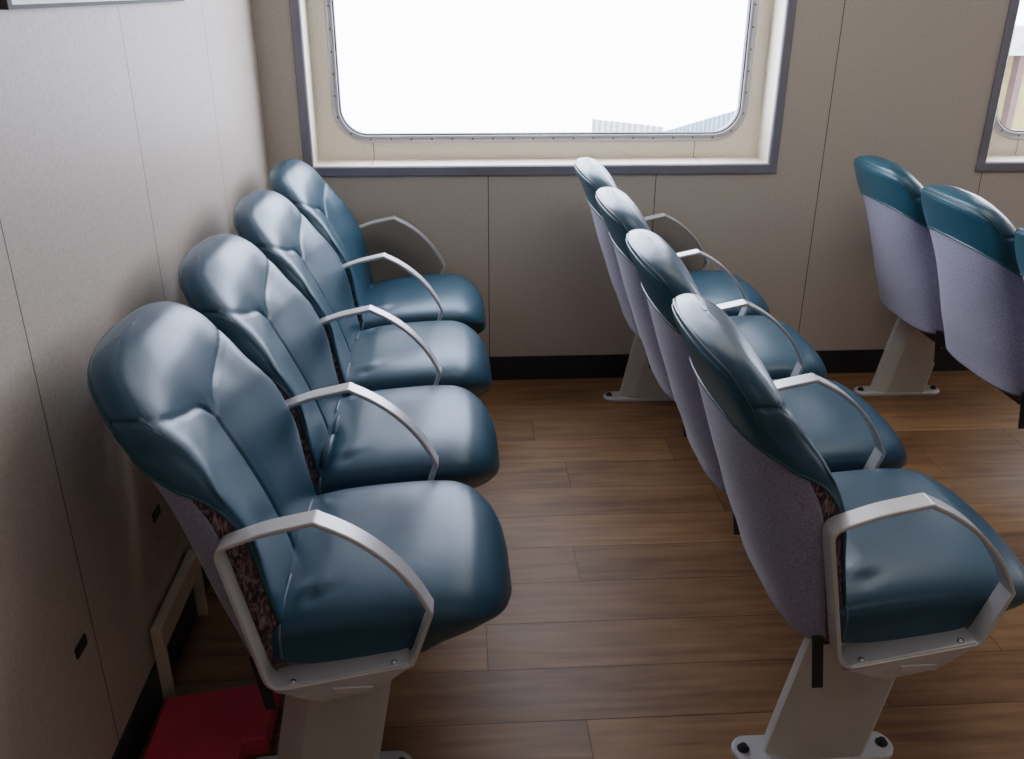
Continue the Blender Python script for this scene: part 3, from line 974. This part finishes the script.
# red folded mat / jacket bag on the floor behind the left pedestal
bm = bmesh.new()
out = [(-.638, -2.20), (-.405, -2.20), (-.405, -1.985), (-.456, -1.98), (-.456, -1.895), (-.41, -1.89), (-.413, -1.725), (-.646, -1.765)]
vs = [bm.verts.new((x, y, 0.001)) for x, y in out]
f = bm.faces.new(vs)
r = bmesh.ops.extrude_face_region(bm, geom=[f])
bmesh.ops.translate(bm, vec=(0, 0, .048), verts=[v for v in r['geom'] if isinstance(v, bmesh.types.BMVert)])
bmesh.ops.bevel(bm, geom=bm.edges[:], offset=.006, segments=3, profile=.5, affect='EDGES')
tag(bm_obj('red_storage_bag', bm, M['red'], smooth=False), 'flat red bag lying on the floor under the nearest left seat', 'bag')

# two small dark plates on the left wall
for (y, lab) in ((-1.995, 'small dark plate low on the left wall, nearer the camera'), (-1.562, 'small dark plate low on the left wall, just above the cream bracket')):
    bm = bmesh.new(); box(bm, 0, .004, -.022, .022, -.011, .011, .001, 1)
    o = bm_obj('wall_plate', bm, M['black']); o.location = (XL, y, .380)
    tag(o, lab, 'wall plate', 'small dark plates on the left wall')

# framed notice high on the left wall
root = tag(empty('notice_frame', (XL, -1.80, 1.405)), 'grey framed white notice on the left wall at the top left corner', 'notice')
bm = bmesh.new()
for b in ((0, .014, 0, .95, 0, .0065), (0, .014, 0, .95, .55, .562), (0, .014, 0, .015, .0065, .55), (0, .014, .935, .95, .012, .55)):
    box(bm, *b)
bm_obj('notice_border', bm, M['nframe'], root)
bm = bmesh.new(); box(bm, .001, .012, .013, .937, .006, .552); bm_obj('notice_sheet', bm, M['white'], root)

# ------------------------------------------------------------------ outside
# pale blue corrugated shed beyond the first window
def ray(u, v, y):
    d = F + R * ((u - 512) / FPX) - U * ((v - 379.5) / FPX)
    t = (y - CAM.y) / d.y
    return CAM + d * t
root = tag(empty('quay_shed', (0, 26, -5)), 'pale blue corrugated shed outside beyond the large window', 'shed')
def corrugated(name, a, b, h, mat, n, parent, amp=.12):
    bm = bmesh.new()
    a, b = Vector(a), Vector(b)
    d = (b - a); nrm = Vector((-d.y, d.x, 0)).normalized()
    top, bot = [], []
    m = n * 4
    for i in range(m + 1):
        p = a + d * (i / m) + nrm * (amp * (1 if i % 4 in (1, 2) else 0))
        top.append(bm.verts.new(p)); bot.append(bm.verts.new(p - Vector((0, 0, h))))
    for i in range(m): bm.faces.new((top[i], bot[i], bot[i + 1], top[i + 1]))
    o = bm_obj(name, bm, mat)
    o.parent = parent; o.matrix_parent_inverse = Matrix.Translation(parent.location).inverted()
    return o
p0 = ray(664, 131, 24); p1 = ray(742, 108, 20)
corrugated('shed_wall', p0, p1, 6, M['blue_roof'], 18, root)
q0 = ray(592, 119, 34); q1 = ray(664, 127, 32)
corrugated('shed_annex', q0, q1, 6, M['pale'], 12, root)

# pale yellow building with brown posts beyond the second window
b0 = ray(960, 60, 9); b1 = ray(1200, 60, 9)
root = tag(empty('quay_building', (b0.x, 9, b0.z - 3)), 'pale yellow building with brown posts outside the right window', 'building')
def ext_box(name, x0, x1, z0, z1, y0, y1, mat):
    bm = bmesh.new(); box(bm, x0 - b0.x, x1 - b0.x, y0 - 9, y1 - 9, z0 - (b0.z - 3), z1 - (b0.z - 3))
    return bm_obj(name, bm, mat, root)
zt = ray(1010, 55, 9).z
ext_box('building_wall', b0.x - .3, b1.x, zt - 6, zt, 9.2, 9.6, M['yellow'])
ext_box('fascia', b0.x - .5, b1.x, zt, zt + .35, 8.9, 9.6, M['pale'])
for u in (1021, 1073, 1125):
    px = ray(u, 60, 9).x
    ext_box('post', px - .045, px + .045, zt - 6, zt, 8.95, 9.1, M['brown'])

# ------------------------------------------------------------------ light
w = bpy.data.worlds.new('overcast_sky'); SC.world = w; w.use_nodes = True
nt = w.node_tree; bg = nt.nodes['Background']
tc = N(nt, 'ShaderNodeTexCoord'); sx = N(nt, 'ShaderNodeSeparateXYZ'); nt.links.new(tc.outputs['Generated'], sx.inputs[0])
rp = N(nt, 'ShaderNodeValToRGB')
rp.color_ramp.elements[0].position = .0; rp.color_ramp.elements[0].color = (.76, .78, .90, 1)
rp.color_ramp.elements[1].position = .5; rp.color_ramp.elements[1].color = (.82, .86, 1.0, 1)
mr = N(nt, 'ShaderNodeMapRange'); mr.inputs['From Min'].default_value = -1
nt.links.new(sx.outputs['Z'], mr.inputs['Value']); nt.links.new(mr.outputs['Result'], rp.inputs['Fac'])
nt.links.new(rp.outputs['Color'], bg.inputs['Color'])
bg.inputs['Strength'].default_value = 12

for i in range(NW):           # portals guide the sky light through each pane
    ld = bpy.data.lights.new('window_portal', 'AREA'); ld.shape = 'RECTANGLE'; ld.size = 1.5; ld.size_y = .92
    ld.cycles.is_portal = True
    lo = bpy.data.objects.new('window_portal', ld); COL.objects.link(lo)
    lo.location = ((-.4305 + 1.0635) / 2 + i * WPITCH, RD + .06, 1.38)
    lo.rotation_euler = (math.radians(-90), 0, 0)

# added fill lights at the ceiling, out of view, to brighten the room
lm = emit_mat('fill_emitter', (1, .90, .76), 6.5)
lm2 = emit_mat('dim_fill_emitter', (1, .90, .76), 2.6)
for i, (x, y) in enumerate(((.9, -1.0), (3.4, -1.0), (5.4, -1.0), (.9, -3.4))):
    root = tag(empty('fill_light', (x, y, ZC)), 'unseen fill light panel added under the ceiling', 'ceiling light', 'added fill lights')
    bm = bmesh.new(); box(bm, -.62, .62, -.16, .16, -.03, -.001, .004); bm_obj('fill_housing', bm, M['fill_body'], root)
    bm = bmesh.new(); box(bm, -.59, .59, -.13, .13, -.034, -.030); bm_obj('fill_panel', bm, lm2 if i == 3 else lm, root)

SC.view_settings.view_transform = 'Filmic'
SC.view_settings.look = 'None'
SC.view_settings.exposure = .1
SC.cycles.max_bounces = 8
SC.cycles.diffuse_bounces = 5
SC.cycles.use_denoising = True
SC.cycles.sample_clamp_indirect = 6
